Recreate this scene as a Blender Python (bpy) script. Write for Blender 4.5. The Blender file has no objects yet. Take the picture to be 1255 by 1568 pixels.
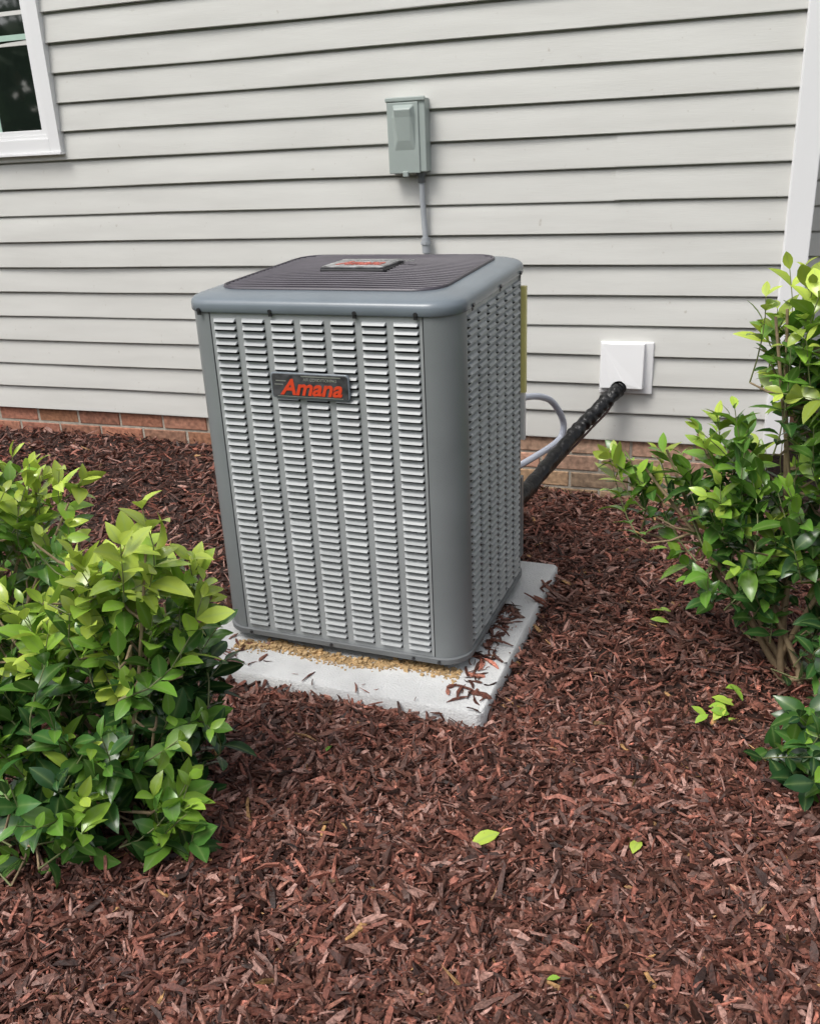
import bpy, math, numpy as np
from mathutils import Vector, Matrix
rng=np.random.default_rng(7)
sc=bpy.context.scene
COL=sc.collection
E=0.127
# ---------------------------------------------------------------- helpers
def newmat(name):
    m=bpy.data.materials.new(name); m.use_nodes=True
    nt=m.node_tree; b=nt.nodes["Principled BSDF"]
    return m,nt,b
def N(nt,typ,**kw):
    n=nt.nodes.new(typ)
    for k,v in kw.items(): setattr(n,k,v)
    return n
def simple(name,col,rough=0.5,metal=0.0,var=0.08,scale=8.0,bump=0.0,bscale=60.0,spec=0.5):
    m,nt,b=newmat(name)
    tc=N(nt,"ShaderNodeTexCoord"); no=N(nt,"ShaderNodeTexNoise"); no.inputs["Scale"].default_value=scale; no.inputs["Detail"].default_value=6
    nt.links.new(tc.outputs["Object"],no.inputs["Vector"])
    r=N(nt,"ShaderNodeValToRGB")
    r.color_ramp.elements[0].position=0.3; r.color_ramp.elements[1].position=0.7
    r.color_ramp.elements[0].color=(*[c*(1-var) for c in col],1); r.color_ramp.elements[1].color=(*[min(1,c*(1+var)) for c in col],1)
    nt.links.new(no.outputs["Fac"],r.inputs["Fac"]); nt.links.new(r.outputs["Color"],b.inputs["Base Color"])
    b.inputs["Roughness"].default_value=rough; b.inputs["Metallic"].default_value=metal
    b.inputs["Specular IOR Level"].default_value=spec
    if bump>0:
        n2=N(nt,"ShaderNodeTexNoise"); n2.inputs["Scale"].default_value=bscale; n2.inputs["Detail"].default_value=5
        nt.links.new(tc.outputs["Object"],n2.inputs["Vector"])
        bp=N(nt,"ShaderNodeBump"); bp.inputs["Strength"].default_value=bump; bp.inputs["Distance"].default_value=0.01
        nt.links.new(n2.outputs["Fac"],bp.inputs["Height"]); nt.links.new(bp.outputs["Normal"],b.inputs["Normal"])
    return m
def link(o,parent=None):
    COL.objects.link(o)
    if parent: o.parent=parent
    return o
def empty(name,loc=(0,0,0),rz=0):
    e=bpy.data.objects.new(name,None); e.location=loc; e.rotation_euler=(0,0,rz); e.empty_display_size=0.1
    COL.objects.link(e); return e
def meshobj(name,V,F,mat,parent=None,smooth=False,angle=30,mi=None):
    me=bpy.data.meshes.new(name); me.from_pydata([tuple(v) for v in V],[],[tuple(f) for f in F])
    mats=mat if isinstance(mat,(list,tuple)) else [mat]
    for m in mats: me.materials.append(m)
    if smooth:
        me.polygons.foreach_set("use_smooth",np.ones(len(me.polygons),dtype=bool))
        me.set_sharp_from_angle(angle=math.radians(angle))
    me.update()
    o=bpy.data.objects.new(name,me); return link(o,parent)
def npmesh(name,V,Q,mat,parent=None,smooth=False,tint=None):
    V=np.asarray(V,dtype=np.float32); Q=np.asarray(Q,dtype=np.int32)
    me=bpy.data.meshes.new(name)
    me.vertices.add(len(V)); me.vertices.foreach_set("co",V.ravel())
    me.loops.add(Q.size); me.loops.foreach_set("vertex_index",Q.ravel())
    me.polygons.add(len(Q)); me.polygons.foreach_set("loop_start",np.arange(0,Q.size,4,dtype=np.int32))
    me.polygons.foreach_set("use_smooth",np.full(len(Q),smooth,dtype=bool))
    me.update(calc_edges=True)
    if tint is not None:
        a=me.attributes.new("tint","FLOAT_COLOR","POINT"); a.data.foreach_set("color",np.asarray(tint,dtype=np.float32).ravel())
    me.materials.append(mat)
    o=bpy.data.objects.new(name,me); return link(o,parent)
class MB:
    def __init__(s): s.V=[];s.F=[]
    def add(s,V,F):
        o=len(s.V); s.V+= [tuple(v) for v in V]; s.F+=[tuple(i+o for i in f) for f in F]
    def box(s,x0,x1,y0,y1,z0,z1):
        s.add([(x0,y0,z0),(x1,y0,z0),(x1,y1,z0),(x0,y1,z0),(x0,y0,z1),(x1,y0,z1),(x1,y1,z1),(x0,y1,z1)],
              [(0,3,2,1),(4,5,6,7),(0,1,5,4),(1,2,6,5),(2,3,7,6),(3,0,4,7)])
    def obj(s,name,mat,parent=None,bevel=0,fn=None,**k):
        V=s.V if fn is None else [fn(v) for v in s.V]
        o=meshobj(name,V,s.F,mat,parent,**k)
        if bevel>0:
            m=o.modifiers.new("b","BEVEL"); m.width=bevel; m.segments=2; m.limit_method='ANGLE'
        return o
def catmull(P,n=8):
    P=[np.array(p,float) for p in P]; P=[2*P[0]-P[1]]+P+[2*P[-1]-P[-2]]; out=[]
    for i in range(1,len(P)-2):
        for k in range(n):
            t=k/n; a,b,c,d=P[i-1],P[i],P[i+1],P[i+2]
            out.append(0.5*((2*b)+(-a+c)*t+(2*a-5*b+4*c-d)*t*t+(-a+3*b-3*c+d)*t**3))
    out.append(P[-2]); return out
def tube(mb,P,rad,ns=8):
    P=[np.array(p,float) for p in P]; n=len(P); V=[];F=[]
    up=np.array([0.13,0.21,0.97]); prev=None
    for i,p in enumerate(P):
        t=P[min(i+1,n-1)]-P[max(i-1,0)]; t/=np.linalg.norm(t)+1e-9
        if prev is None:
            a=np.cross(t,up); 
            if np.linalg.norm(a)<.05: a=np.cross(t,[1,0,0])
        else: a=prev-t*(prev@t)
        a/=np.linalg.norm(a)+1e-9; prev=a; b=np.cross(t,a)
        for k in range(ns):
            th=2*math.pi*k/ns; r=rad(i/(n-1),th) if callable(rad) else rad
            V.append(p+r*(math.cos(th)*a+math.sin(th)*b))
    for i in range(n-1):
        for k in range(ns):
            k2=(k+1)%ns; F.append((i*ns+k,i*ns+k2,(i+1)*ns+k2,(i+1)*ns+k))
    F.append(tuple(range(ns))[::-1]); F.append(tuple((n-1)*ns+k for k in range(ns)))
    mb.add(V,F)
def rrect(w,d,r,z,n=8,y0=0.0):
    pts=[]
    for (cx,cy,a0) in [(w/2-r,d/2-r,0),(-w/2+r,d/2-r,90),(-w/2+r,-d/2+r,180),(w/2-r,-d/2+r,270)]:
        for k in range(n+1):
            a=math.radians(a0+90*k/n); pts.append((cx+r*math.cos(a),cy+r*math.sin(a)+y0,z))
    return pts
def loft(mb,rings,capb=False,capt=False):
    n=len(rings[0]); V=[p for r in rings for p in r]; F=[]
    for i in range(len(rings)-1):
        for k in range(n):
            k2=(k+1)%n; F.append((i*n+k,i*n+k2,(i+1)*n+k2,(i+1)*n+k))
    if capb: F.append(tuple(range(n))[::-1])
    if capt: F.append(tuple((len(rings)-1)*n+k for k in range(n)))
    mb.add(V,F)
# ---------------------------------------------------------------- ground height
WX=[-30,-8,-3.8,-2.5,-.7,-.17,.5,3,30]; WZ=[-.12,-.12,-.13,-.15,-.264,-.316,-.33,-.34,-.36]
def sm(t): t=np.clip(t,0,1); return t*t*(3-2*t)
def H(x,y):
    x=np.asarray(x,float); y=np.asarray(y,float)
    hw=np.interp(x,WX,WZ); hf=-.25-.012*np.clip(x+1,-1,1.5)
    s=sm((-y)/1.1)
    h=hw*(1-s)+hf*s
    near=np.exp(-((x+1)**2+(y+2)**2)/40)
    h=h+near*(.010*np.sin(3.1*x+1.3*y+1)*np.sin(2.3*y-1.1*x)+.008*np.sin(7.7*x-3.1*y)*np.sin(6.1*y+2.*x+.4)+.005*np.sin(17*x+5*y)*np.sin(15*y-6*x))
    # bed is raked flat right around the pad
    dx,dy=np.maximum(np.abs(x+1.015)-.482,0),np.maximum(np.abs(y+1.43)-.5,0); k=np.exp(-(dx*dx+dy*dy)/.02)
    return h*(1-k)+np.minimum(h,-.247)*k
# ---------------------------------------------------------------- materials
def siding_mat():
    m,nt,b=newmat("vinyl_siding")
    tc=N(nt,"ShaderNodeTexCoord"); mp=N(nt,"ShaderNodeMapping"); mp.inputs["Scale"].default_value=(1.2,1.2,9)
    nt.links.new(tc.outputs["Object"],mp.inputs["Vector"])
    no=N(nt,"ShaderNodeTexNoise"); no.inputs["Scale"].default_value=1.6; no.inputs["Detail"].default_value=7
    nt.links.new(mp.outputs["Vector"],no.inputs["Vector"])
    r=N(nt,"ShaderNodeValToRGB"); e=r.color_ramp.elements
    e[0].position=.3; e[0].color=(.595,.59,.555,1); e[1].position=.72; e[1].color=(.665,.662,.625,1)
    nt.links.new(no.outputs["Fac"],r.inputs["Fac"])
    n3=N(nt,"ShaderNodeTexNoise"); n3.inputs["Scale"].default_value=34; n3.inputs["Detail"].default_value=3
    nt.links.new(tc.outputs["Object"],n3.inputs["Vector"])
    r3=N(nt,"ShaderNodeValToRGB"); r3.color_ramp.elements[0].position=.70; r3.color_ramp.elements[0].color=(0,0,0,1); r3.color_ramp.elements[1].position=.80
    nt.links.new(n3.outputs["Fac"],r3.inputs["Fac"])
    mx=N(nt,"ShaderNodeMixRGB"); mx.inputs["Color2"].default_value=(.36,.32,.26,1)
    ml=N(nt,"ShaderNodeMath",operation='MULTIPLY'); ml.inputs[1].default_value=.5
    nt.links.new(r3.outputs["Color"],ml.inputs[0]); nt.links.new(ml.outputs[0],mx.inputs["Fac"])
    nt.links.new(r.outputs["Color"],mx.inputs["Color1"]); nt.links.new(mx.outputs["Color"],b.inputs["Base Color"])
    b.inputs["Roughness"].default_value=.5; b.inputs["Specular IOR Level"].default_value=.35
    mp2=N(nt,"ShaderNodeMapping"); mp2.inputs["Scale"].default_value=(6,6,120)
    nt.links.new(tc.outputs["Object"],mp2.inputs["Vector"])
    n2=N(nt,"ShaderNodeTexNoise"); n2.inputs["Scale"].default_value=3; n2.inputs["Detail"].default_value=4
    nt.links.new(mp2.outputs["Vector"],n2.inputs["Vector"])
    bp=N(nt,"ShaderNodeBump"); bp.inputs["Strength"].default_value=.15; bp.inputs["Distance"].default_value=.004
    nt.links.new(n2.outputs["Fac"],bp.inputs["Height"]); nt.links.new(bp.outputs["Normal"],b.inputs["Normal"])
    return m
M_SID=siding_mat()
M_WHITE=simple("white_vinyl",(.82,.82,.82),.4,var=.02,scale=3)
M_GREENBAR=simple("muntin_pale_green",(.45,.62,.52),.4,var=.05)
M_GLASS,nt,b=newmat("window_glass"); b.inputs["Base Color"].default_value=(.012,.018,.014,1); b.inputs["Roughness"].default_value=.03; b.inputs["Specular IOR Level"].default_value=1.0; b.inputs["IOR"].default_value=1.9
def wavy(nt,b,sc_,st):
    tc=N(nt,"ShaderNodeTexCoord"); n2=N(nt,"ShaderNodeTexNoise"); n2.inputs["Scale"].default_value=sc_
    nt.links.new(tc.outputs["Object"],n2.inputs["Vector"]); bp=N(nt,"ShaderNodeBump"); bp.inputs["Strength"].default_value=st; bp.inputs["Distance"].default_value=.01
    nt.links.new(n2.outputs["Fac"],bp.inputs["Height"]); nt.links.new(bp.outputs["Normal"],b.inputs["Normal"])
wavy(nt,b,4,.05)
M_PAINT=simple("grey_painted_steel",(.205,.222,.225),.36,var=.08,scale=5,bump=.03,bscale=30)
M_LOUV=simple("louver_steel_lit",(.34,.358,.362),.36,var=.10,scale=6)  # cabinet grey lightened: strong light from above put into the louver colour
M_CAP=simple("cap_painted_steel",(.175,.205,.23),.26,var=.08,scale=6,bump=.05,bscale=22)
M_DARK=simple("coil_black",(.014,.014,.016),.8,var=.3,scale=40)
M_WIRE=simple("grille_dark",(.06,.053,.066),.38,var=.15,scale=20)
M_BLACK=simple("black_plastic",(.02,.02,.022),.45,var=.1)
M_RED=simple("red_letters",(.66,.06,.02),.4,var=.05)
M_REDW=simple("worn_red_letters",(.48,.09,.06),.4,var=.5,scale=60)
M_SILVER=simple("silver_trim",(.6,.6,.6),.3,metal=.8,var=.05)
M_BOX=simple("disconnect_grey",(.36,.41,.385),.42,var=.05,scale=6)
M_COND=simple("conduit_grey",(.36,.38,.40),.45,var=.05)
M_HOSE=simple("flexible_conduit_grey",(.46,.49,.56),.4,var=.05)
M_TAPE=simple("black_tape",(.004,.004,.0045),.36,var=.4,scale=30,bump=.9,bscale=32,spec=.45)
M_YEL=simple("yellow_label",(.74,.66,.24),.5,var=.04)
M_LABEL=simple("white_label",(.7,.7,.68),.4,var=.04)
def attr_mat(name,rough,fn,spec=.4):
    m,nt,b=newmat(name); at=N(nt,"ShaderNodeAttribute"); at.attribute_name="tint"
    fn(m,nt,b,at); b.inputs["Roughness"].default_value=rough; b.inputs["Specular IOR Level"].default_value=spec
    return m
def f_chip(m,nt,b,at):
    tc=N(nt,"ShaderNodeTexCoord"); no=N(nt,"ShaderNodeTexNoise"); no.inputs["Scale"].default_value=150; no.inputs["Detail"].default_value=3
    nt.links.new(tc.outputs["Object"],no.inputs["Vector"])
    r=N(nt,"ShaderNodeMapRange"); r.inputs["From Min"].default_value=.3; r.inputs["From Max"].default_value=.7; r.inputs["To Min"].default_value=.5; r.inputs["To Max"].default_value=1.5
    nt.links.new(no.outputs["Fac"],r.inputs["Value"])
    vm=N(nt,"ShaderNodeVectorMath",operation='SCALE'); nt.links.new(at.outputs["Color"],vm.inputs[0]); nt.links.new(r.outputs["Result"],vm.inputs["Scale"])
    nt.links.new(vm.outputs["Vector"],b.inputs["Base Color"])
    bp=N(nt,"ShaderNodeBump"); bp.inputs["Strength"].default_value=.5; bp.inputs["Distance"].default_value=.003
    nt.links.new(no.outputs["Fac"],bp.inputs["Height"]); nt.links.new(bp.outputs["Normal"],b.inputs["Normal"])
M_CHIP=attr_mat("bark_chips",.55,f_chip,.35)
def f_leaf(m,nt,b,at):
    sep=N(nt,"ShaderNodeSeparateColor"); nt.links.new(at.outputs["Color"],sep.inputs["Color"])
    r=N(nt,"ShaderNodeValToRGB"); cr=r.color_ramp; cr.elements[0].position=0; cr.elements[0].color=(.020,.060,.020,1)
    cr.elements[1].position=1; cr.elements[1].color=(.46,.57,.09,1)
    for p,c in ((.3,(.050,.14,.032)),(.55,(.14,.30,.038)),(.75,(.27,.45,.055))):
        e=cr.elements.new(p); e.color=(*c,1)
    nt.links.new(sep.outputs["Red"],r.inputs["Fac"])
    hs=N(nt,"ShaderNodeHueSaturation"); nt.links.new(r.outputs["Color"],hs.inputs["Color"])
    mr=N(nt,"ShaderNodeMapRange"); mr.inputs["To Min"].default_value=.65; mr.inputs["To Max"].default_value=1.35
    nt.links.new(sep.outputs["Green"],mr.inputs["Value"]); nt.links.new(mr.outputs["Result"],hs.inputs["Value"])
    mx=N(nt,"ShaderNodeMixRGB"); mx.inputs["Color2"].default_value=(.30,.42,.14,1)
    ml=N(nt,"ShaderNodeMath",operation='MULTIPLY'); pw=N(nt,"ShaderNodeMath",operation='POWER'); pw.inputs[1].default_value=6
    nt.links.new(sep.outputs["Blue"],pw.inputs[0]); nt.links.new(pw.outputs[0],ml.inputs[0]); ml.inputs[1].default_value=.4
    nt.links.new(ml.outputs[0],mx.inputs["Fac"]); nt.links.new(hs.outputs["Color"],mx.inputs["Color1"])
    nt.links.new(mx.outputs["Color"],b.inputs["Base Color"])
    tr=N(nt,"ShaderNodeBsdfTranslucent"); nt.links.new(mx.outputs["Color"],tr.inputs["Color"])
    ms=N(nt,"ShaderNodeMixShader"); ms.inputs["Fac"].default_value=.2
    out=nt.nodes["Material Output"]; nt.links.new(b.outputs["BSDF"],ms.inputs[1]); nt.links.new(tr.outputs["BSDF"],ms.inputs[2]); nt.links.new(ms.outputs["Shader"],out.inputs["Surface"])
M_LEAF=attr_mat("glossy_leaves",.24,f_leaf,.6)
M_FAR=simple("distant_foliage",(.06,.10,.04),.8,var=.4,scale=.6)
M_STEM=simple("shrub_stems",(.30,.22,.13),.8,var=.3,scale=20,bump=.4)
M_TWIG=simple("green_twigs",(.18,.20,.08),.6,var=.2,scale=20)
M_PAD=simple("pad_concrete",(.60,.605,.60),.85,var=.13,scale=7,bump=.5,bscale=160)
M_GRAN=simple("tan_granules",(.47,.32,.16),.8,var=.45,scale=60)
def ground_mat():
    m,nt,b=newmat("mulch_soil")
    tc=N(nt,"ShaderNodeTexCoord")
    v=N(nt,"ShaderNodeTexVoronoi"); v.inputs["Scale"].default_value=55
    no=N(nt,"ShaderNodeTexNoise"); no.inputs["Scale"].default_value=25; no.inputs["Detail"].default_value=8
    nt.links.new(tc.outputs["Object"],v.inputs["Vector"]); nt.links.new(tc.outputs["Object"],no.inputs["Vector"])
    r=N(nt,"ShaderNodeValToRGB"); r.color_ramp.elements[0].position=.35; r.color_ramp.elements[0].color=(.012,.006,.004,1)
    r.color_ramp.elements[1].position=.7; r.color_ramp.elements[1].color=(.070,.030,.021,1)
    nt.links.new(no.outputs["Fac"],r.inputs["Fac"])
    sp=N(nt,"ShaderNodeSeparateXYZ"); nt.links.new(tc.outputs["Object"],sp.inputs[0])
    mr=N(nt,"ShaderNodeMapRange"); mr.inputs["From Min"].default_value=-4.6; mr.inputs["From Max"].default_value=-4.7
    nt.links.new(sp.outputs["Y"],mr.inputs["Value"])
    g=N(nt,"ShaderNodeValToRGB"); g.color_ramp.elements[0].color=(.03,.055,.015,1); g.color_ramp.elements[1].color=(.09,.14,.04,1)
    nt.links.new(no.outputs["Fac"],g.inputs["Fac"])
    mx=N(nt,"ShaderNodeMixRGB"); nt.links.new(mr.outputs["Result"],mx.inputs["Fac"]); nt.links.new(r.outputs["Color"],mx.inputs["Color1"]); nt.links.new(g.outputs["Color"],mx.inputs["Color2"])
    nt.links.new(mx.outputs["Color"],b.inputs["Base Color"]); b.inputs["Roughness"].default_value=.9
    bp=N(nt,"ShaderNodeBump"); bp.inputs["Strength"].default_value=.8; bp.inputs["Distance"].default_value=.02
    nt.links.new(v.outputs["Distance"],bp.inputs["Height"]); nt.links.new(bp.outputs["Normal"],b.inputs["Normal"])
    return m
M_GND=ground_mat()
# ---------------------------------------------------------------- ground sheet
gx=np.concatenate([[-300,-120,-50,-25,-14],np.linspace(-9,3,201),[6,10,20,50,120,300]])
gy=np.concatenate([[-300,-120,-50,-25,-12],np.linspace(-6,1,111),[4,10,30,100,300]])
X,Y=np.meshgrid(gx,gy); Z=H(X,Y); V=np.stack([X.ravel(),Y.ravel(),Z.ravel()],1)
nx,ny=len(gx),len(gy); ii,jj=np.meshgrid(np.arange(nx-1),np.arange(ny-1)); a=(jj*nx+ii).ravel()
npmesh("ground",V,np.stack([a,a+1,a+nx+1,a+nx],1),M_GND,smooth=True)
# ---------------------------------------------------------------- mulch chips
CAMP=np.array([0,-3.9768,1.2343])
def chips(name,x,y,z,size=1.0,tilt=.42,dark=1.0,seed=1,parent=None):
    r=np.random.default_rng(seed); n=len(x)
    L=np.exp(r.normal(math.log(.034),.48,n))*size; L=np.clip(L,.008,.090)
    ratio=np.where(r.random(n)<.3,r.uniform(.20,.40,n),r.uniform(.06,.18,n))
    Wd=np.clip(L*ratio,.0020,.0125); T=Wd*r.uniform(.3,.8,n)
    yaw=r.uniform(0,2*math.pi,n); p=r.normal(0,tilt,n); ro=r.normal(0,.7 if tilt>.2 else .2,n)
    cy,sy=np.cos(yaw),np.sin(yaw); cp,sp_=np.cos(p),np.sin(p)
    A=np.stack([cy*cp,sy*cp,sp_],1); B0=np.stack([-sy,cy,np.zeros(n)],1); C0=np.cross(A,B0)
    B=B0*np.cos(ro)[:,None]+C0*np.sin(ro)[:,None]; C=np.cross(A,B)
    bend=r.normal(0,.08,n)*L
    P=np.stack([x,y,z],1)
    Vs=[]
    for k,(u,wf) in enumerate([(-.5,.55),(-.15,1.0),(.2,.95),(.5,.45)]):
        wf_=wf*r.uniform(.6,1.3,n); off=bend*(1-4*u*u)
        c=P+A*(u*L)[:,None]+B*off[:,None]+C*(off*.6)[:,None]
        for sb,scn in ((-1,-1),(1,-1),(1,1),(-1,1)):
            jl=r.normal(0,.05,n)*L
            Vs.append(c+B*(sb*.5*Wd*wf_*r.uniform(.75,1.25,n))[:,None]+C*(scn*.5*T*wf_)[:,None]+A*jl[:,None])
    V=np.stack(Vs,1)
    fq=[]
    for s in range(3):
        for k in range(4):
            k2=(k+1)%4; fq.append((s*4+k,s*4+k2,(s+1)*4+k2,(s+1)*4+k))
    fq+= [(3,2,1,0),(12,13,14,15)]
    fq=np.array(fq); Q=(fq[None]+(np.arange(n)*16)[:,None,None]).reshape(-1,4)
    base=np.array([.132,.054,.038]); v=np.exp(r.normal(0,.52,n))*dark
    col=base[None]*v[:,None]; col[:,0]*=r.uniform(.9,1.15,n)
    pale=r.random(n)<.17; col[pale]=np.array([.33,.185,.15])*r.uniform(.5,1.3,pale.sum())[:,None]*dark
    tan=r.random(n)<.009; col[tan]=np.array([.46,.26,.11])*r.uniform(.6,1.1,tan.sum())[:,None]
    dk=r.random(n)<.18; col[dk]*=.33
    col=np.clip(col,0.004,.6)
    t=np.concatenate([np.repeat(col,16,0),np.ones((n*16,1))],1)
    return npmesh(name,V.reshape(-1,3),Q,M_CHIP,parent,tint=t)
def sample(n,x0,x1,y0,y1,seed):
    r=np.random.default_rng(seed); return r.uniform(x0,x1,n),r.uniform(y0,y1,n),r
padc=np.array([-1.02,-1.43]); padrot=-.03; padhw,padhd=.487,.5
def inpad(x,y,m=0.0):
    dx,dy=x-padc[0],y-padc[1]; c,s=math.cos(-padrot),math.sin(-padrot); lx=c*dx-s*dy; ly=s*dx+c*dy
    return (abs(lx)<padhw+m)&(abs(ly)<padhd+m)
xs=[];ys=[];zs=[]
for (n,b_,sd) in [(66000,(-1.75,.45,-3.2,-1.75),11),(18000,(-4.3,-1.3,-2.2,-.005),12),(22000,(-1.0,.7,-1.80,-.005),13),(4500,(-4.5,1.6,-4.4,-3.1),14)]:
    x,y,r=sample(n,*b_,sd); k=~inpad(x,y,.006); x,y=x[k],y[k]
    near=inpad(x,y,.05)
    xs.append(x);ys.append(y);zs.append(H(x,y)+r.uniform(0,.024,len(x))*np.where(near,.6,1))
r=np.random.default_rng(77); n=190; s_=r.uniform(-1,1,n); side=r.integers(0,4,n); off=r.normal(.010,.010,n)
lx=np.where(side<2,s_*padhw,np.where(side==2,padhw+off,-padhw-off))
ly=np.where(side==0,-padhd-off,np.where(side==1,padhd+off,s_*padhd))
c_,s2=math.cos(padrot),math.sin(padrot)
x=padc[0]+c_*lx-s2*ly; y=padc[1]+s2*lx+c_*ly; k=r.random(n)<np.where(side==0,.45,1.0); x,y=x[k],y[k]
xs.append(x);ys.append(y);zs.append(np.where(inpad(x,y),-.195,-.222)+r.uniform(0,.004,len(x)))
x,y,z=map(np.concatenate,(xs,ys,zs))
chips("bark_mulch",x,y,z,seed=3)
# ---------------------------------------------------------------- house
house=empty("sided_house")
def siding(name,x0,x1,yb,nrow,seams,parent,seed=5,z0=0.0):
    r=np.random.default_rng(seed); mb=MB()
    prof=[(.004,.0012),(-.019,0.0),(-.0208,.0025),(-.0205,.006),(-.016,.045),(-.0105,.09),(-.0065,E-.011),(-.004,E-.0095),(.006,E-.003),(.006,E+.0012)]
    for row in range(nrow):
        cuts=[x0]+sorted([s for (rr,s) in seams if rr==row])+[x1]
        for ci in range(len(cuts)-1):
            a,b_=cuts[ci],cuts[ci+1]
            if ci<len(cuts)-2: b_+=.02
            off=-.0038*ci
            n=max(2,int((b_-a)/.22)); xx=np.linspace(a,b_,n+1)
            ph=r.uniform(0,6.28,4)
            for c in range(2):
                zb=z0+(row*2+c)*E; P=[]
                wz=.0012*np.sin(xx*1.7+ph[0])+.0008*np.sin(xx*4.3+ph[1+c])
                wy=.0016*np.sin(xx*2.9+ph[2])+.0009*np.sin(xx*6.1+ph[3]+c)
                for (py,pz) in prof:
                    for i,xv in enumerate(xx): P.append((xv,yb+off+py+(wy[i] if 0.002<pz<E-.012 else wy[i]*.3),zb+pz+(wz[i] if pz<.01 else 0)))
                F=[]
                m=n+1
                for q in range(len(prof)-1):
                    for i in range(n): F.append((q*m+i,q*m+i+1,(q+1)*m+i+1,(q+1)*m+i))
                mb.add(P,F)
    return mb.obj(name,M_SID,parent,smooth=True,angle=35)
siding("siding",-9.0,.186,0.0,20,[(4,-.478),(3,-3.667),(9,-1.9),(12,-3.0),(1,-5.6),(7,-6.2),(14,-1.0),(0,-7.0)],house)
siding("recessed_siding",.20,5.0,1.4,20,[(3,2.0)],house,seed=9)
mb=MB(); mb.box(-9,.20,.0085,.02,-.5,5.08); mb.box(.2,5,1.42,1.44,-.5,5.08); mb.box(.19,.205,.02,1.42,-.5,5.08); mb.box(-9,-8.98,.02,8,-.5,5.08);mb.box(4.98,5,1.44,8,-.5,5.08);mb.box(-9,5,8,8.02,-.5,5.08)
mb.obj("wall_core",M_SID,house)
mb=MB(); mb.box(.182,.274,-.034,.06,-.02,5.08); mb.box(.178,.186,-.028,0,-.01,5.08)
mb.obj("corner_trim",M_WHITE,house,bevel=.004)
mb=MB(); mb.add([(-9.3,-.4,5.05),(5.3,-.4,5.05),(5.3,4,7.2),(-9.3,4,7.2),(5.3,8.4,5.05),(-9.3,8.4,5.05)],[(0,1,2,3),(3,2,4,5),(0,5,4,1)])
mb.add([(-9,.0,5.06),(-9,8,5.06),(-9,4,7.1)],[(0,1,2)]); mb.add([(5,.0,5.06),(5,8,5.06),(5,4,7.1)],[(0,2,1)])
mb.obj("roof",simple("shingles",(.08,.08,.085),.9,var=.3,scale=12,bump=.5),house)
mb=MB(); mb.box(-9.3,5.3,-.42,-.4,4.9,5.1); mb.obj("fascia",M_WHITE,house)
def brick_mat():
    m,nt,b=newmat("bricks"); at=N(nt,"ShaderNodeAttribute"); at.attribute_name="tint"
    tc=N(nt,"ShaderNodeTexCoord"); no=N(nt,"ShaderNodeTexNoise"); no.inputs["Scale"].default_value=45; no.inputs["Detail"].default_value=6
    nt.links.new(tc.outputs["Object"],no.inputs["Vector"])
    r=N(nt,"ShaderNodeMapRange"); r.inputs["From Min"].default_value=.3; r.inputs["From Max"].default_value=.7; r.inputs["To Min"].default_value=.6; r.inputs["To Max"].default_value=1.3
    nt.links.new(no.outputs["Fac"],r.inputs["Value"])
    vm=N(nt,"ShaderNodeVectorMath",operation='SCALE'); nt.links.new(at.outputs["Color"],vm.inputs[0]); nt.links.new(r.outputs["Result"],vm.inputs["Scale"])
    nt.links.new(vm.outputs["Vector"],b.inputs["Base Color"]); b.inputs["Roughness"].default_value=.9
    bp=N(nt,"ShaderNodeBump"); bp.inputs["Strength"].default_value=.7; bp.inputs["Distance"].default_value=.006
    nt.links.new(no.outputs["Fac"],bp.inputs["Height"]); nt.links.new(bp.outputs["Normal"],b.inputs["Normal"])
    return m
V=[];Q=[];T=[]; r=np.random.default_rng(21)
for row in range(6):
    zt=-.006-row*.082; zb=zt-.070
    x=-9+ (0.135 if row%2 else 0)
    while x<.16:
        x1=min(x+.258,.185); jy=r.uniform(-.0025,.0025); o=len(V)
        y0=-.004+jy; e=.004
        V+=[(x+e,y0,zb+e),(x1-e,y0,zb+e),(x1-e,y0,zt-e),(x+e,y0,zt-e),(x,y0+e,zb),(x1,y0+e,zb),(x1,y0+e,zt),(x,y0+e,zt),(x,.03,zb),(x1,.03,zb),(x1,.03,zt),(x,.03,zt)]
        Q+=[(o,o+1,o+2,o+3)]+[(o+k+4,o+(k+1)%4+4,o+(k+1)%4,o+k) for k in range(4)]+[(o+k+8,o+(k+1)%4+8,o+(k+1)%4+4,o+k+4) for k in range(4)]
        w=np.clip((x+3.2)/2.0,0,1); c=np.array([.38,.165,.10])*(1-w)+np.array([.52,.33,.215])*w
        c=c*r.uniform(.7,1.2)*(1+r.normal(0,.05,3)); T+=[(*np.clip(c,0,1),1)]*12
        x+=.27
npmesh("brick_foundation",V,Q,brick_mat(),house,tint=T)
mb=MB(); mb.box(-9,.184,.0005,.04,-.55,-.004); mb.obj("mortar",simple("mortar",(.46,.42,.35),.95,var=.2,scale=30,bump=.5,bscale=200),house)
mb=MB(); mb.box(.19,5,1.405,1.45,-.55,-.004); mb.obj("recessed_foundation",simple("brick_plain",(.3,.16,.1),.95,var=.2,scale=30,bump=.5,bscale=100),house)
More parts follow.
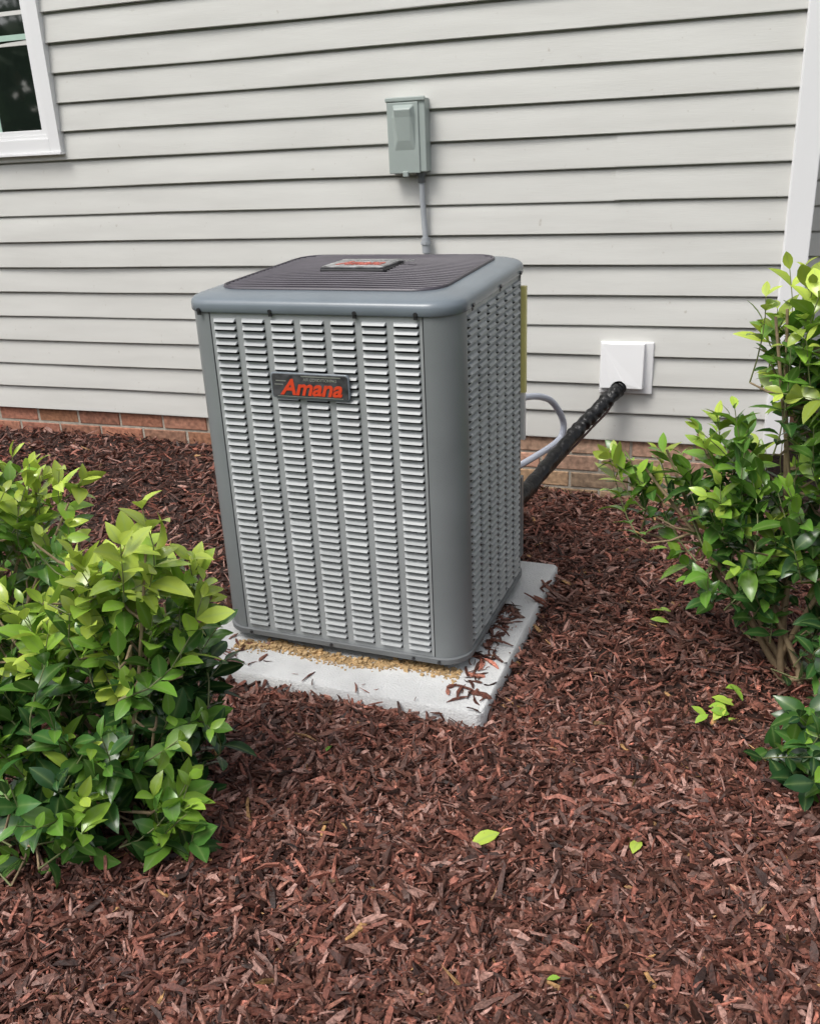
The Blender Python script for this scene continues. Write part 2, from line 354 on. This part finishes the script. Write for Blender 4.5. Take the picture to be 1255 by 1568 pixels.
# window
win=empty("window"); win.parent=house
wx0,wx1,wz0,wz1=-4.15,-3.118,1.308,2.90
def frame(mb,x0,x1,z0,z1,t,y0,y1):
    mb.box(x0,x0+t,y0,y1,z0,z1); mb.box(x1-t,x1,y0,y1,z0,z1); mb.box(x0+t,x1-t,y0+.0005,y1,z0,z0+t); mb.box(x0+t,x1-t,y0+.0005,y1,z1-t,z1)
mb=MB(); frame(mb,wx0,wx1,wz0,wz1,.062,-.045,.0); mb.box(wx0-.004,wx1+.004,-.055,-.0,wz0-.012,wz0-.0005)
frame(mb,wx0+.0625,wx1-.0625,wz0+.0625,wz1-.0625,.018,-.036,0); frame(mb,wx0+.081,wx1-.081,wz0+.081,wz1-.081,.022,-.030,0)
mb.obj("window_frame",M_WHITE,win,bevel=.002)
mb=MB(); mb.box(wx0+.1,wx1-.1,-.024,-.002,wz0+.1,wz1-.1); mb.obj("glass_pane",M_GLASS,win)
mb=MB()
for zz in (1.815,2.22): mb.box(wx0+.1,wx1-.1,-.0275,-.0241,zz-.012,zz+.012)
for xx in (-3.470,-3.77): mb.box(xx-.009,xx+.009,-.0272,-.0241,wz0+.1,wz1-.1)
mb.obj("muntins",M_GREENBAR,win)
# ---------------------------------------------------------------- AC unit
ac=empty("air_conditioner",(-1.049,-1.76,-.17),-.043)
W,D,R_,HT=.804,.704,.084,1.03
yc=D/2
def sh(v):
    x,y,z=v; k=np.clip((z-.55)/.45,0,1); return (x,y,z+.030*k*np.clip(y/D,0,1))
faces=[((-W/2+R_,0),(1,0),(0,-1),W-2*R_,7),((W/2,R_),(0,1),(1,0),D-2*R_,6),((W/2-R_,D),(-1,0),(0,1),W-2*R_,7),((-W/2,D-R_),(0,-1),(-1,0),D-2*R_,6)]
mbL=MB()
z0p,z1p=.022,1.014
rl=np.random.default_rng(8)
for (o,u,nn,wd,nc) in faces:
    def P(a,z,n): return (o[0]+u[0]*a+nn[0]*n,o[1]+u[1]*a+nn[1]*n,z)
    def quad(a0,z0,a1,z1): mbL.add([P(a0,z0,0),P(a1,z0,0),P(a1,z1,0),P(a0,z1,0)],[(0,1,2,3)])
    mg=.003; cp=(wd-2*mg)/nc; rib=.0195; nr=46; top=z1p-.012; bot=z0p+.012; rp=(top-bot)/nr
    oh=rp*.76
    quad(0,z0p,wd,bot); quad(0,top,wd,z1p)
    xsr=[0]
    for c in range(nc):
        xsr+= [mg+c*cp+rib/2, mg+(c+1)*cp-rib/2]
    xsr.append(wd)
    for k in range(0,len(xsr),2): quad(xsr[k],bot,xsr[k+1],top)
    for c in range(nc):
        a0,a1=xsr[1+2*c],xsr[2+2*c]
        for q in range(nr):
            zb=bot+q*rp; zo0=zb+(rp-oh)/2; zo1=zo0+oh
            quad(a0,zb,a1,zo0); quad(a0,zo1,a1,zb+rp)
            e=.0035; j=rl.normal(0,.0006); kk=rl.normal(0,.0003)
            A0,A1=P(a0,zo1,0),P(a1,zo1,0)
            B0,B1=P(a0+e*.6,zo1-oh*.20+kk,.0052+j*.5),P(a1-e*.6,zo1-oh*.20+kk,.0052+j*.5)
            C0,C1=P(a0+e,zo1-oh*.58+kk,.0098+j),P(a1-e,zo1-oh*.58+kk,.0098+j)
            D0,D1=P(a0+e,zo1-oh*.60+kk,.0084+j),P(a1-e,zo1-oh*.60+kk,.0084+j)
            G0,G1=P(a0,zo1-oh*.50,0),P(a1,zo1-oh*.50,0)
            mbL.add([A0,A1,B0,B1,C0,C1,D0,D1,G0,G1],[(0,2,3,1),(2,4,5,3),(4,6,7,5),(0,8,4,2),(1,3,5,9)])
mbL.obj("louver_panels",M_LOUV,ac,smooth=False,fn=sh)
mb=MB()
for (cx_,cy_,a0) in [(W/2-R_,R_,270),(W/2-R_,D-R_,0),(-W/2+R_,D-R_,90),(-W/2+R_,R_,180)]:
    n=12; rr=R_+.003
    ang=[a0+90*k/n for k in range(n+1)]
    V=[]
    t0=(-math.sin(math.radians(a0)),math.cos(math.radians(a0))); 
    plan=[(cx_+(rr-.006)*math.cos(math.radians(a0))-.001*t0[0],cy_+(rr-.006)*math.sin(math.radians(a0))-.001*t0[1])]
    for a in ang: plan.append((cx_+rr*math.cos(math.radians(a)),cy_+rr*math.sin(math.radians(a))))
    plan.append((cx_+(rr-.006)*math.cos(math.radians(a0+90)),cy_+(rr-.006)*math.sin(math.radians(a0+90))))
    for z in (z0p-.004,z1p+.005):
        for p in plan: V.append((*p,z))
    m=len(plan); mb.add(V,[(k,k+1,m+k+1,m+k) for k in range(m-1)])
mb.obj("corner_posts",M_PAINT,ac,smooth=True,angle=40,fn=sh)
mb=MB()
for sx in (W/2-R_+.0005,): mb.box(sx-.0045,sx+.0003,-.0008,.004,z0p,z1p)
mb.box(W/2-.004,W/2+.0008,R_-.001,R_+.002,z0p,z1p)
mb.box(-W/2+R_-.001,-W/2+R_+.0015,-.0006,.004,z0p,z1p)
mb.obj("panel_seams",M_DARK,ac,fn=sh)
mb=MB(); loft(mb,[rrect(W-.04,D-.04,R_-.02,z0p,y0=yc),rrect(W-.04,D-.04,R_-.02,1.0,y0=yc)]); mb.obj("coil",M_DARK,ac)
mb=MB(); mb.add(rrect(W-.05,D-.05,R_,.93,y0=yc),[tuple(range(36))]); mb.obj("fan_well",M_DARK,ac)
mb=MB()
for k in range(4):
    a=k*math.pi/2; P=[]
    for (rr,da,zz) in [(.05,-.3,.955),(.28,-.35,.975),(.29,.35,.945),(.05,.5,.94)]:
        P.append((rr*math.cos(a+da),yc+rr*math.sin(a+da),zz))
    mb.add(P,[(0,1,2,3)])
tube(mb,[(0,yc,.93),(0,yc,1.03)],.06,16)
mb.obj("fan",simple("fan_metal",(.10,.10,.10),.5),ac)
mb=MB(); loft(mb,[rrect(W-.01,D-.01,R_,0,y0=yc),rrect(W+.012,D+.012,R_,.004,y0=yc),rrect(W+.014,D+.014,R_,.020,y0=yc),rrect(W+.002,D+.002,R_,.024,y0=yc),rrect(W-.02,D-.02,R_,.025,y0=yc)],True,True)
mb.obj("base_pan",simple("base_grey",(.15,.16,.165),.5,var=.1),ac,smooth=True,angle=40)
mb=MB()
for fx in (-.3,.3):
    for fy in (.1,.6): mb.box(fx-.04,fx+.04,fy-.03,fy+.03,-.03,.001)
mb.obj("feet",M_BLACK,ac,bevel=.004)
# top cap
inset=.070
mb=MB()
def ring(g,z,r=None): return rrect(W+2*g,D+2*g,(R_+g) if r is None else r,z,n=10,y0=yc)
loft(mb,[ring(-.004,1.018),ring(.007,1.015),ring(.0095,1.018),ring(.0095,1.036),ring(.007,1.044),ring(.0,1.050),ring(-.012,1.055),ring(-.035,1.0605),ring(-inset+.006,1.066,.075),ring(-inset,1.065,.075),ring(-inset,1.04,.075)])
mb.obj("top_cap",M_CAP,ac,smooth=True,angle=50,fn=sh)
mb=MB(); gw,gd,gr=W-2*inset+.006,D-2*inset+.006,.078
def halfw(y):
    ay=abs(y); 
    if ay>gd/2: return 0
    if ay<gd/2-gr: return gw/2
    t=ay-(gd/2-gr); return gw/2-gr+math.sqrt(max(gr*gr-t*t,0))
def dome(x,y): return 1.066+.014*max(0,(1-(2*x/gw)**2))*max(0,(1-(2*y/gd)**2))
nw=25
for i in range(nw):
    y=-gd/2+gd*(i+.5)/nw; hw=halfw(y)
    xx=np.linspace(-hw,hw,11)
    tube(mb,[(x_,yc+y,dome(x_,y)) for x_ in xx],.0042,6)
for xk in np.linspace(-gw/2+.05,gw/2-.05,5):
    yy=np.linspace(-gd/2+.004,gd/2-.004,9)
    tube(mb,[(xk,yc+y,dome(xk,y)-.006) for y in yy],.003,5)
P=[(p[0],p[1],1.068) for p in rrect(gw,gd,gr,0,n=8,y0=yc)]; P.append(P[0]); tube(mb,P,.005,6)
mb.obj("top_grille",M_WIRE,ac,smooth=True,angle=60,fn=sh)
def plate(name,w,h,mat,r=.008,t=.006,parent=None):
    mb=MB(); V1=[(p[0],p[1],0) for p in rrect(w,h,r,0,n=5)]; V2=[(p[0],p[1],t*.7) for p in rrect(w,h,r,0,n=5)]; V3=[(p[0]*.985,p[1]*.96,t) for p in rrect(w,h,r,0,n=5)]
    loft(mb,[V1,V2,V3],True,True); return mb.obj(name,mat,parent,smooth=True,angle=40)
def text_mesh(name,body,size,mat,parent,shear=.35,offset=.0,extrude=.0008):
    c=bpy.data.curves.new(name+"_c","FONT"); c.body=body; c.size=size; c.shear=shear; c.offset=offset; c.extrude=extrude; c.align_x='CENTER'; c.align_y='CENTER'
    t=bpy.data.objects.new(name+"_t",c); COL.objects.link(t); dg=bpy.context.evaluated_depsgraph_get(); me=bpy.data.meshes.new_from_object(t.evaluated_get(dg))
    bpy.data.objects.remove(t); me.materials.clear(); me.materials.append(mat); o=bpy.data.objects.new(name,me); return link(o,parent)
def badge(parent,loc,rot,w,h,ls,backmat,rim,lm):
    e=bpy.data.objects.new("badge",None); COL.objects.link(e); e.parent=parent; e.location=loc; e.rotation_euler=rot
    plate("nameplate_rim",w,h,rim,.010,.005,e)
    plate("nameplate",w-.006,h-.006,backmat,.008,.0065,e)
    t=text_mesh("nameplate_letters","Amana",.062,lm,e,.3,.0017); t.location=(.004,-h*.08,.0072); t.scale=(ls[0],ls[1],1)
    mb=MB(); mb.box(-w*.10,w*.40,h*.36,h*.40,.0065,.0072); mb.box(-w*.42,w*.42,-h*.43,-h*.40,.0065,.0070)
    mb.box(-w*.43,-w*.30,h*.16,h*.20,.0065,.0071); mb.box(-w*.45,-w*.34,h*.02,h*.06,.0065,.0071)
    mb.obj("nameplate_lines",M_SILVER,e); t2=text_mesh("nameplate_small_letters","AIR CONDITIONING",h*.15,M_SILVER,e,.0,.0002); t2.location=(w*.14,h*.25,.0070)
    return e
M_BG=simple("badge_grey",(.060,.060,.065),.35,var=.6,scale=45)
badge(ac,(-.015,-.0105,.822),(math.pi/2,0,0),.238,.072,(1.06,.98),M_BG,M_CAP,M_RED)
mb=MB(); mb.box(-.100,.104,yc-.09,yc+.085,1.088,1.101); mb.obj("badge_mount",M_BLACK,ac,bevel=.005)
badge(ac,(.0,yc-.003,1.101),(math.radians(1),0,0),.200,.172,(.80,1.5),simple("badge_worn",(.28,.28,.28),.3,var=.75,scale=45),M_BG,M_REDW)
mb=MB()
for (sx,sy,nx_,ny_) in [(-.345,0,0,-1),(-.12,0,0,-1),(.13,0,0,-1),(.30,0,0,-1),(W/2,.12,1,0),(W/2,.38,1,0),(W/2,.6,1,0)]:
    bx,by=sx+nx_*.0085,sy+ny_*.0085; tube(mb,[(bx,by,1.022),(bx+nx_*.005,by+ny_*.005,1.022)],.0055,8)
    if ny_: mb.box(bx-.006,bx+.006,by-.001,by+.001,1.008,1.018)
    else: mb.box(bx-.001,bx+.001,by-.006,by+.006,1.008,1.018)
for (sx,sy) in [(-.3,0),(-.02,0),(.25,0),(.33,0)]: tube(mb,[(sx,-.006,.012),(sx,-.011,.012)],.005,8)
mb.obj("screws",M_BLACK,ac,fn=sh)
mb=MB(); mb.box(W/2-.006,W/2+.013,D-.055,D-.035,.66,1.0); mb.obj("yellow_energy_label",M_YEL,ac)
mb=MB(); mb.box(W/2-.006,W/2+.011,D-.055,D-.037,.50,.655); mb.obj("white_rating_label",M_LABEL,ac)
mb=MB(); mb.box(W/2-.12,W/2-.01,D-.01,D+.02,.05,.35); mb.obj("valve_panel",M_PAINT,ac,bevel=.004)
# ---------------------------------------------------------------- pad
mb=MB(); pw_,pd_=2*padhw,2*padhd
loft(mb,[rrect(pw_,pd_,.02,-.06,n=4),rrect(pw_,pd_,.02,-.006,n=4),rrect(pw_-.01,pd_-.01,.018,0,n=4)],True,True)
pad=mb.obj("equipment_pad",M_PAD,None,smooth=True,angle=40); pad.location=(padc[0],padc[1],-.2); pad.rotation_euler=(0,0,padrot)
r=np.random.default_rng(31)
px=np.concatenate([r.normal(-.612,.022,120),r.uniform(-1.5,-.56,7),r.normal(-1.38,.06,26),r.uniform(-.68,-.56,22)])
py=np.concatenate([r.uniform(-1.78,-1.30,120),r.uniform(-1.92,-1.88,7),r.uniform(-1.88,-1.72,26),r.uniform(-1.9,-1.76,22)])
k=inpad(px,py,-.01); px,py=px[k],py[k]
chips("mulch_on_pad",px,py,np.full(len(px),-.196),tilt=.08,seed=9,dark=.8,parent=None)
n=2300; gx_=r.uniform(-1.40,-.66,n); gy_=-1.772+.015*np.sin(gx_*14)-np.abs(r.normal(0,.018,n))+.035*r.random(n); s=r.uniform(.002,.0042,n)*np.where(r.random(n)<.04,2.4,1)
cube=np.array([(-1,-1,-1),(1,-1,-1),(1,1,-1),(-1,1,-1),(-1,-1,1),(1,-1,1),(1,1,1),(-1,1,1)])*.5
Vg=(np.stack([gx_,gy_,-.2+s*.4],1)[:,None]+ (cube[None]+r.normal(0,.15,(n,8,3)))*s[:,None,None]*1.3)
Vg=Vg.reshape(-1,3); fq=np.array([(0,3,2,1),(4,5,6,7),(0,1,5,4),(1,2,6,5),(2,3,7,6),(3,0,4,7)])
npmesh("tan_gravel",Vg,(fq[None]+(np.arange(n)*8)[:,None,None]).reshape(-1,4),M_GRAN)
# ---------------------------------------------------------------- disconnect box
dis=empty("electrical_disconnect_box")
bx0,bx1,bz0,bz1=-1.424,-1.255,1.155,1.442
mb=MB(); mb.box(bx0,bx1,-.078,-.012,bz0,bz1); mb.box(bx0-.003,bx1+.003,-.086,-.075,bz1-.012,bz1+.006); mb.obj("enclosure",M_BOX,dis,bevel=.004)
mb=MB(); mb.box(bx0+.004,bx1-.028,-.084,-.0785,bz0-.004,bz1-.014); mb.obj("cover_door",M_BOX,dis,bevel=.003)
cxm=(bx0+bx1)/2-.008
mb=MB()
lo=[(cxm-.046,bz0+.085),(cxm+.046,bz0+.085),(cxm+.052,bz0+.215),(cxm+.046,bz1-.024),(cxm-.046,bz1-.024),(cxm-.052,bz0+.215)]
hi=[(cxm-.026,bz0+.125),(cxm+.026,bz0+.125),(cxm+.034,bz0+.215),(cxm+.036,bz1-.042),(cxm-.036,bz1-.042),(cxm-.034,bz0+.215)]
V=[(a,-.0835,c) for a,c in lo]+[(a,(-.092,-.092,-.100,-.106,-.106,-.100)[i],c) for i,(a,c) in enumerate(hi)]
mb.add(V,[(k,(k+1)%6,(k+1)%6+6,k+6) for k in range(6)]+[(6,7,8,11),(11,8,9,10)])
mb.obj("cover_boss",M_BOX,dis,bevel=.004)
mb=MB(); mb.box(cxm-.012,cxm+.012,-.09,-.07,bz0-.018,bz0+.004); mb.obj("latch_tab",M_BOX,dis,bevel=.003)
mb=MB(); tube(mb,[(-1.292,-.045,bz0+.005),(-1.292,-.045,bz0-.016)],.022,14); tube(mb,[(-1.292,-.045,bz0-.014),(-1.291,-.045,bz0-.045)],.016,14)
mb.obj("conduit_fitting",simple("zinc_fitting",(.12,.125,.13),.4,metal=.5),dis,smooth=True)
mb=MB(); tube(mb,catmull([(-1.291,-.045,bz0-.03),(-1.288,-.044,1.0),(-1.280,-.05,.88),(-1.277,-.05,.80),(-1.27,-.06,.6),(-1.25,-.15,.35),(-1.2,-.4,.2),(-1.15,-.9,.2)],8),.0125,12)
mb.obj("conduit",M_COND,dis,smooth=True)
mb=MB(); tube(mb,[(-1.279,-.05,.885),(-1.278,-.05,.82)],.019,12); tube(mb,[(-1.279,-.05,.868),(-1.279,-.05,.856)],.024,8); mb.obj("conduit_coupling",M_COND,dis,smooth=True,angle=40)
# ---------------------------------------------------------------- wall cover + refrigerant line
vent=empty("line_set_wall_cover")
mb=MB(); mb.box(-.512,-.288,-.034,-.0,.219,.443); mb.obj("cover_base",M_WHITE,vent,bevel=.004)
mb=MB()
x0,x1,zb,zt=-.508,-.322,.250,.438; ny=-.075
arch=[(x0,zb),(-.462,zb)]+[( -.424-.038*math.cos(math.radians(a)), zb+.032*math.sin(math.radians(a))) for a in range(20,161,20)]+[(-.386,zb),(x1,zb),(x1,zt),(x0,zt)]
n=len(arch)
V=[(a,-.0345,c) for a,c in arch]+[(a+(.004 if a<-.41 else -.004),ny+(.022 if c>.4 else 0),c) for a,c in arch]
mb.add(V,[(k,(k+1)%n,(k+1)%n+n,k+n) for k in range(n)]+[tuple(range(n,2*n))])
mb.obj("cover_hood",M_WHITE,vent,bevel=.002)
rt=np.random.default_rng(4); nz=rt.normal(0,1,60)
def tr(t,th):
    k=int(t*59); q=nz[k]*(1-(t*59-k))+nz[min(k+1,59)]*(t*59-k)
    return .031*(1+.05*math.sin(t*150+th)+.05*q+.06*math.sin(t*61+th*2)+.04*math.sin(t*33+th*3+1))*(1-.28*max(0,.15-t)/.15)
line=empty("refrigerant_line")
mb=MB(); tube(mb,catmull([(-.424,-.030,.258),(-.432,-.075,.240),(-.51,-.165,.165),(-.597,-.30,.074),(-.70,-.60,-.035),(-.76,-.92,-.075),(-.80,-1.05,-.08)],30),tr,16)
mb.obj("insulation_tape",M_TAPE,line,smooth=True,angle=70)
mb=MB(); tube(mb,catmull([(-.436,-.05,.235),(-.455,-.12,.17),(-.52,-.20,.10),(-.60,-.32,.02),(-.7,-.6,-.06)],8),.005,8)
mb.obj("thermostat_wire",simple("copper_brown",(.09,.04,.03),.4),line,smooth=True)
mb=MB(); tube(mb,catmull([(-.85,-.95,.24),(-.80,-.62,.285),(-.758,-.40,.282),(-.70,-.2,.222),(-.659,-.11,.12),(-.655,-.10,.05),(-.68,-.14,.01),(-.76,-.3,-.02),(-.9,-.6,-.05)],10),.0145,12)
mb.obj("flexible_conduit",M_HOSE,None,smooth=True)
# ---------------------------------------------------------------- shrubs
st=np.array([0,.12,.3,.52,.75,.92,1.0]); wd_=np.array([.04,.38,.85,1.0,.74,.30,.02])
TEMP=[]
for s_,w_ in zip(st,wd_):
    zc=-.32*(s_-.0)**2+.10*s_
    for l in (-1,0,1): TEMP.append((s_,l*w_*.25,zc+(.10*w_*.5 if l else 0)))
TEMP=np.array(TEMP); TQ=[]
for i in range(len(st)-1):
    for l in range(2): TQ.append((i*3+l,i*3+l+1,(i+1)*3+l+1,(i+1)*3+l))
TQ=np.array(TQ); MID=np.array([0,1,0]*len(st),float)
def nrm(v): return v/(np.linalg.norm(v,axis=-1,keepdims=True)+1e-9)
def leaves_mesh(name,pos,L,Nn,size,young,rnd,parent,curl=None):
    pos,L,Nn=map(np.array,(pos,L,Nn)); L=nrm(L); Nn=nrm(Nn-L*(L*Nn).sum(1,keepdims=True)); B=np.cross(Nn,L); n=len(pos); size=np.array(size); 
    c=np.ones(n) if curl is None else curl
    T=TEMP
    V=pos[:,None]+size[:,None,None]*(T[None,:,0:1]*L[:,None]+T[None,:,1:2]*B[:,None]+T[None,:,2:3]*c[:,None,None]*Nn[:,None])
    tint=np.zeros((n,len(T),4)); tint[:,:,0]=np.array(young)[:,None]; tint[:,:,1]=np.array(rnd)[:,None]; tint[:,:,2]=MID[None]; tint[:,:,3]=1
    return npmesh(name,V.reshape(-1,3),(TQ[None]+(np.arange(n)*len(T))[:,None,None]).reshape(-1,4),M_LEAF,parent,smooth=True,tint=tint.reshape(-1,4))
def shrub(name,base,blobs,leaf,seed,stems=7,bright=0.0,srad=.0095,lnr=(.15,.30),gap=.038):
    r=np.random.default_rng(seed); e=empty(name); base=np.array(base,float)
    zs=[b[0][2]+b[1][2] for b in blobs]; ztop=max(zs); zlow=base[2]
    pos=[];L=[];Nn=[];S=[];Y=[];R=[]; twig=MB(); stem=MB()
    stempts=[]
    for k in range(stems):
        b=blobs[k%len(blobs)]; tgt=np.array(b[0])+r.normal(0,.35,3)*np.array(b[1])
        b0=base+np.array([r.normal(0,.03),r.normal(0,.03),-.03])
        mid=b0*.5+tgt*.5+np.array([r.normal(0,.03),r.normal(0,.03),-.04+.05*r.random()])
        P=catmull([b0,b0*.75+mid*.25+r.normal(0,.012,3),mid,tgt],5); tube(stem,P,lambda t,th:srad*(1-.7*t),7); stempts+=P[3:]
    stempts=np.array(stempts)
    for (c,rad,cnt,yg) in blobs:
        c=np.array(c);rad=np.array(rad)
        for _ in range(cnt):
            d=nrm(r.normal(0,1,3)); 
            if r.random()<.25: d[2]=abs(d[2])
            rr=r.uniform(.35,1.0)**.6
            if r.random()<.16: rr*=1.22
            P=c+d*rad*rr
            if P[2]<zlow+.05: P[2]=zlow+.05+.05*r.random()
            core=np.array([c[0]*.6+base[0]*.4,c[1]*.6+base[1]*.4,c[2]-rad[2]*.5])
            a=nrm(nrm(P-core)*.8+np.array([0,0,.65])+r.normal(0,.30,3)); ln=r.uniform(*lnr)
            s0=P-a*ln; bendv=np.array([0,0,-.02])+r.normal(0,.016,3)
            npair=max(3,int(ln/gap)); ang=r.uniform(0,3.14)
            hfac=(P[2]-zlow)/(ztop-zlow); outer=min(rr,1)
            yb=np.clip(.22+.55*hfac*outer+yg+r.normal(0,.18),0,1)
            TW=[s0+a*ln*t+bendv*4*t*(1-t) for t in np.linspace(0,1,5)]
            tube(twig,TW,lambda t,th:.0024*(1-.5*t),5)
            j=np.argmin(((stempts-s0)**2).sum(1)+ .5*np.maximum(0,stempts[:,2]-s0[2])); q=stempts[j]
            if np.linalg.norm(q-s0)<.5: tube(stem,[q,(q+s0)/2+np.array([0,0,-.01]),s0],lambda t,th:.0042*(1-.4*t),5)
            x1=nrm(np.cross(a,[.3,.2,.9])); x2=np.cross(a,x1)
            for p in range(npair+1):
                t=.12+.88*p/npair; q=s0+a*ln*t+bendv*4*t*(1-t); ang+=1.57+r.normal(0,.25)
                tip=p/npair; side=x1*math.cos(ang)+x2*math.sin(ang)
                for sg in (1,-1):
                    if r.random()<.12: continue
                    open_=.95-.45*tip
                    l=nrm(side*sg*open_+a*(.45+.45*tip)+r.normal(0,.22,3)+np.array([0,0,-.05]))
                    nn=nrm(a*.8+np.array([0,0,.6])+r.normal(0,.38,3)-l*.2)
                    sz=leaf*(.62+.5*math.sin(math.pi*(.25+.6*(1-tip))))*r.uniform(.65,1.18)
                    if p==npair: sz*=.70
                    pos.append(q);L.append(l);Nn.append(nn);S.append(sz)
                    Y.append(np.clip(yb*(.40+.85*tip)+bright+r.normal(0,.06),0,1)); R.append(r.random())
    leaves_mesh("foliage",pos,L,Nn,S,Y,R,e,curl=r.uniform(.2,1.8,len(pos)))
    twig.obj("twigs",M_TWIG,e,smooth=True,angle=80); stem.obj("stems",M_STEM,e,smooth=True,angle=80)
    return e
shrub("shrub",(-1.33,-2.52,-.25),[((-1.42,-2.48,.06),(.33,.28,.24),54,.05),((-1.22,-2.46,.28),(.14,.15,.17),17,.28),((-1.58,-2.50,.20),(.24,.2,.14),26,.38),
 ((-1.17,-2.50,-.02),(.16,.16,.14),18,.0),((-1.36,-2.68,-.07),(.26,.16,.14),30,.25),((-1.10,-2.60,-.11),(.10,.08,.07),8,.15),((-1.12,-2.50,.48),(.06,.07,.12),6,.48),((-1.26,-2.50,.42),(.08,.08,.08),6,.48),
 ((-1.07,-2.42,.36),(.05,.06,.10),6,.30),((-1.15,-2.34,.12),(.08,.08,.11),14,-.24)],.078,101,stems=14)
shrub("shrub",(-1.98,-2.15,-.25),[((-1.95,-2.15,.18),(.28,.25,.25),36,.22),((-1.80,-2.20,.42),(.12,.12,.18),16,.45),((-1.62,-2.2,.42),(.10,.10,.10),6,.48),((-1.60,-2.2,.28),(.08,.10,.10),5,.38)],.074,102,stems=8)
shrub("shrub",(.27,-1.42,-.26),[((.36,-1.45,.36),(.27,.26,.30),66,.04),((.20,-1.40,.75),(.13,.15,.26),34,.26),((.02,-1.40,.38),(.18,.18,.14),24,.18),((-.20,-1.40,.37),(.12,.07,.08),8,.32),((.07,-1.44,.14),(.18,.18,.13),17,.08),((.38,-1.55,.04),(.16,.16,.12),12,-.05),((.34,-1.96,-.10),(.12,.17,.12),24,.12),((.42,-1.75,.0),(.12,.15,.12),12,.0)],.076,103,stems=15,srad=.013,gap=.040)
fl=[(-.40,-2.36,.95,.075),(-.105,-2.326,.95,.055),(-.164,-1.23,.8,.06),(-.10,-1.16,.8,.07),(-.9,-2.2,.5,.03),(-.2,-2.7,.7,.025)]
rr_=np.random.default_rng(12)
for i in range(11):   # small low sprig of light leaves lying on the bed
    fl.append((.035+rr_.normal(0,.03)+.004*i,-1.79+.018*i+rr_.normal(0,.012),rr_.uniform(.7,1),rr_.uniform(.04,.065)))
pos=[];L=[];Nn=[];S=[];Y=[];R=[]
for i,(x,y,yg,s) in enumerate(fl):
    a=rng.uniform(0,6.28); pos.append((x,y,float(H(x,y))+(.031 if i<6 else .035+.03*rr_.random()))); L.append((math.cos(a),math.sin(a),.1 if i<6 else -.1)); Nn.append((rng.normal(0,.25),rng.normal(0,.25),1)); S.append(s); Y.append(yg); R.append(.8)
leaves_mesh("fallen_leaves",pos,L,Nn,S,Y,R,None)
# ---------------------------------------------------------------- distant trees behind the viewpoint (reflected by the window)
r=np.random.default_rng(55); n=9000
tb=r.integers(0,14,n); tx=np.linspace(-34,14,14)[tb]+r.normal(0,.5,n); hh=r.uniform(4,7.5,14)[tb]
d=nrm(r.normal(0,1,(n,3)))*(r.random(n)**.4)[:,None]
P=np.stack([tx+d[:,0]*2.6,-19+d[:,1]*2.2+r.normal(0,.4,n),hh*.55+d[:,2]*hh*.48],1)
u=nrm(r.normal(0,1,(n,3))); v=nrm(np.cross(u,r.normal(0,1,(n,3)))); s=r.uniform(.14,.34,n)[:,None]
V=np.stack([P-u*s-v*s*.6,P+u*s-v*s*.6,P+u*s+v*s*.6,P-u*s+v*s*.6],1).reshape(-1,3)
dt=empty("distant_trees")
npmesh("crowns",V,np.arange(n*4).reshape(-1,4),M_FAR,dt)
mb=MB()
for i,x in enumerate(np.linspace(-34,14,14)): tube(mb,[(x,-19,-.4),(x+.1,-19,2),(x,-19,4)],lambda t,th:.22*(1-.6*t),8)
mb.obj("trunks",M_STEM,dt,smooth=True)
# ---------------------------------------------------------------- light
w=bpy.data.worlds.new("World"); sc.world=w; w.use_nodes=True; nt=w.node_tree; bg=nt.nodes["Background"]
sky=N(nt,"ShaderNodeTexSky",sky_type='NISHITA'); sky.sun_disc=False
EL,AZ=math.radians(58),math.radians(212)
sky.sun_elevation=EL; sky.sun_rotation=AZ; sky.air_density=1.0; sky.dust_density=4.0; sky.ozone_density=.6
hs=N(nt,"ShaderNodeHueSaturation"); hs.inputs["Saturation"].default_value=.38; hs.inputs["Value"].default_value=1.33
nt.links.new(sky.outputs["Color"],hs.inputs["Color"]); nt.links.new(hs.outputs["Color"],bg.inputs["Color"]); bg.inputs["Strength"].default_value=.15
ld=bpy.data.lights.new("sun","SUN"); ld.energy=1.5; ld.angle=math.radians(22); ld.color=(1,.985,.95)
so=bpy.data.objects.new("sun",ld); COL.objects.link(so)
dirv=Vector((math.sin(AZ)*math.cos(EL),math.cos(AZ)*math.cos(EL),math.sin(EL)))
so.rotation_euler=dirv.to_track_quat('Z','Y').to_euler(); so.location=(-3,-6,8)
# ---------------------------------------------------------------- camera
yaw,pitch,roll=.3449,.3771,.0458
f=Vector((-math.sin(yaw)*math.cos(pitch),math.cos(yaw)*math.cos(pitch),-math.sin(pitch))); r_=Vector((math.cos(yaw),math.sin(yaw),0)); d_=f.cross(r_)
c,s=math.cos(roll),math.sin(roll); r2=c*r_+s*d_; d2=-s*r_+c*d_
cd=bpy.data.cameras.new("camera"); co=bpy.data.objects.new("camera",cd); COL.objects.link(co)
M=Matrix.Identity(4)
for i in range(3): M[i][0]=r2[i]; M[i][1]=-d2[i]; M[i][2]=-f[i]; M[i][3]=CAMP[i]
co.matrix_world=M; cd.sensor_fit='HORIZONTAL'; cd.sensor_width=36; cd.lens=1390.78/1255*36; cd.clip_start=.05; cd.clip_end=2000
sc.camera=co
sc.view_settings.view_transform='Standard'; sc.view_settings.look='None'; sc.view_settings.exposure=0; sc.view_settings.gamma=1
print("ok")
